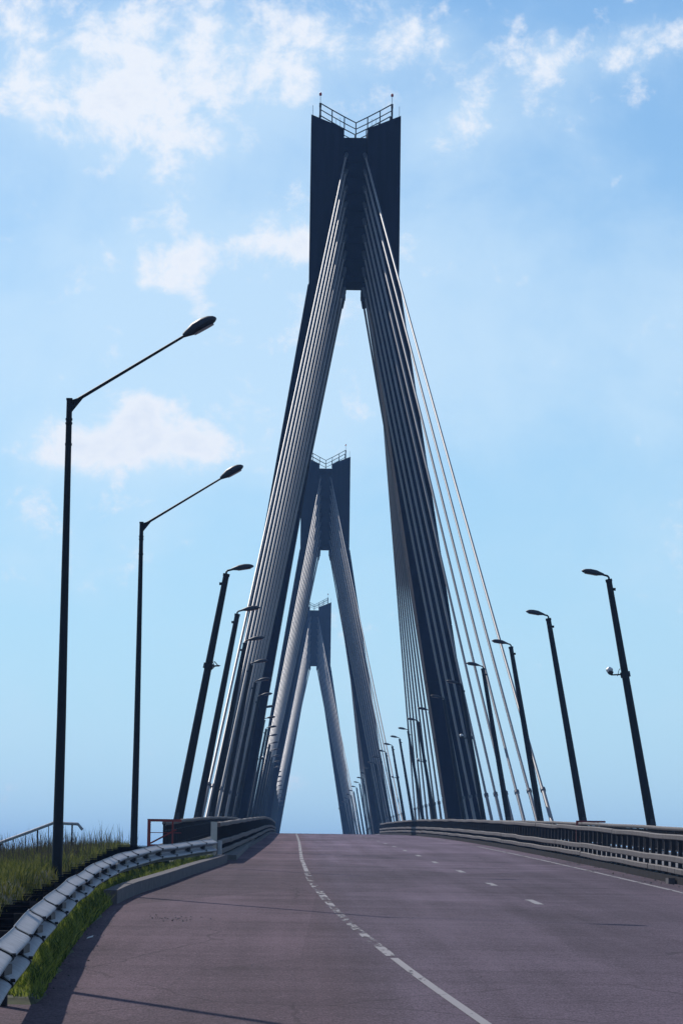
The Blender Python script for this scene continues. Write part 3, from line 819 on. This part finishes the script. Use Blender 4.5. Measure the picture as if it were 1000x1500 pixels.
def scatter(n, xr, dr, ok=None, clump=0):
    x = rng.uniform(*xr, n); d = rng.uniform(*dr, n)
    if clump:
        cx = rng.uniform(*xr, clump); cdd = rng.uniform(*dr, clump); i = rng.integers(0, clump, n)
        m = rng.random(n) < .6
        x = np.where(m, cx[i] + rng.normal(0, .10, n), x); d = np.where(m, cdd[i] + rng.normal(0, .22, n), d)
    keep = np.array([ok(a, b) for a, b in zip(x, d)]) if ok else np.ones(n, bool)
    x, d = x[keep], d[keep]
    z = np.array([bank_top(a, b) if b < 101 else bank_top(a, 100) - .2 for a, b in zip(x, d)])
    return np.stack([x, d, z - .02], 1)
P = scatter(90000, (-11, -4.32), (40, 104), lambda a, b: b < 101 or a < -4.5, 2600)
blades('bank_grass', P, rng.uniform(.10, .36, len(P)) * (0.75 + .25 * np.sin(P[:, 0] * 2.1 + P[:, 1] * .6) + .2 * np.sin(P[:, 0] * 5.3 - P[:, 1] * 1.7)), .016, 'grass', .75, 'rough green and straw coloured grass covering the bank behind the steps')
P = scatter(2600, (-10, -4.6), (62, 104), None, 300)
blades('seed_stems', P, rng.beta(1.5, 3.0, len(P)) * .75 + .25, .017, 'stem', .3, 'tall dry seed stems standing above the bank grass')
def strip_ok(a, b):
    e = smooth_tab(EDGE, b, 2) - (.22 if b > 58.5 else .0); r = smooth_tab(RAIL, b, 3)
    return r - .35 < a < e + .09 * math.sin(b * 3.1) * math.sin(b * .9) + .05 * (b < 58) and b > 30.6 + .3 * math.sin(a * 9)
P = scatter(170000, (-3.95, -1.9), (30.5, 98), strip_ok, 2500)
near = np.clip((60 - P[:, 1]) / 40, 0, 1)
blades('verge_grass', P, rng.uniform(.05, .25, len(P)) * (.75 + .5 * np.sin(P[:, 1] * 2.3 + P[:, 0] * 7)), .017, 'grass_fresh', .8, 'fresh green grass strip between the guardrail and the asphalt')

# ------------------------------------------------------------------ small rubble and litter on the asphalt
rb = MB()
def pebble(mbx, x, d, s):
    z = road_z(d); pts = []
    for k in range(6):
        a = k * math.pi / 3; pts.append((x + math.cos(a) * s * random.uniform(.6, 1.1), d + math.sin(a) * s * random.uniform(.6, 1.1), z - .004))
    tp = (x + random.uniform(-.2, .2) * s, d, z + s * random.uniform(.4, .8))
    mbx.add(pts + [tp], [(k, (k + 1) % 6, 6) for k in range(6)])
for k in range(60): pebble(rb, random.gauss(-1.72, .28), random.gauss(52, .7), random.uniform(.008, .028))
for k in range(140):
    d = random.uniform(28, 75); pebble(rb, random.uniform(-1.6, 3), d, random.uniform(.006, .016))
for k in range(90):
    d = random.uniform(68, 120); pebble(rb, BAR_R - abs(random.gauss(0, .3)) - .05, d, random.uniform(.012, .05))
for k in range(90):
    d = random.uniform(31, 58); pebble(rb, smooth_tab(EDGE, d, 2) + abs(random.gauss(0, .12)), d, random.uniform(.008, .025))
o = obj('gravel', rb, 'rubble', smooth=False); o['kind'] = 'stuff'; tag(o, 'loose gravel and crumbs scattered on the asphalt', 'gravel')
for x, d, s, lab in ((-2.56, 44.4, .04, 'small white scrap of litter at the edge of the verge grass'),):
    m = MB(); z = road_z(d) + .01
    m.add([(x - s, d - s, z), (x + s * .8, d - s * .6, z + .02), (x + s, d + s * 1.5, z + .035), (x - s * .7, d + s, z + .015),
           (x - s, d - s, z - .006), (x + s * .8, d - s * .6, z + .014), (x + s, d + s * 1.5, z + .029), (x - s * .7, d + s, z + .009)],
          [(0, 1, 2, 3), (7, 6, 5, 4), (0, 4, 5, 1), (1, 5, 6, 2), (2, 6, 7, 3), (3, 7, 4, 0)])
    tag(obj('litter', m, 'white', smooth=False), lab, 'litter')
m = MB(); z = road_z(80); m.box(BAR_R - .22, BAR_R - .06, 79.6, 80.2, z - .02, z + .13)
tag(obj('concrete_block', m, 'concrete', smooth=False), 'small concrete block on the asphalt under the end of the barrier', 'block')

# ------------------------------------------------------------------ thin blue air
hz = MB().box(-6200, 6200, -2700, 12300, -14.6, 72)
me = bpy.data.meshes.new('haze'); me.from_pydata(hz.v, [], hz.f); me.update()
hm = bpy.data.materials.new('thin_haze'); hm.use_nodes = True
ht = hm.node_tree; ht.nodes.clear()
pv = ht.nodes.new('ShaderNodeVolumePrincipled'); ho_ = ht.nodes.new('ShaderNodeOutputMaterial')
pv.inputs['Color'].default_value = (.26, .52, 1.0, 1); pv.inputs['Density'].default_value = 2.1e-4; pv.inputs['Anisotropy'].default_value = .25
ht.links.new(pv.outputs[0], ho_.inputs['Volume'])
me.materials.append(hm)
o = link('haze', me); o['kind'] = 'stuff'; tag(o, 'thin blue haze in the air over the river', 'haze')
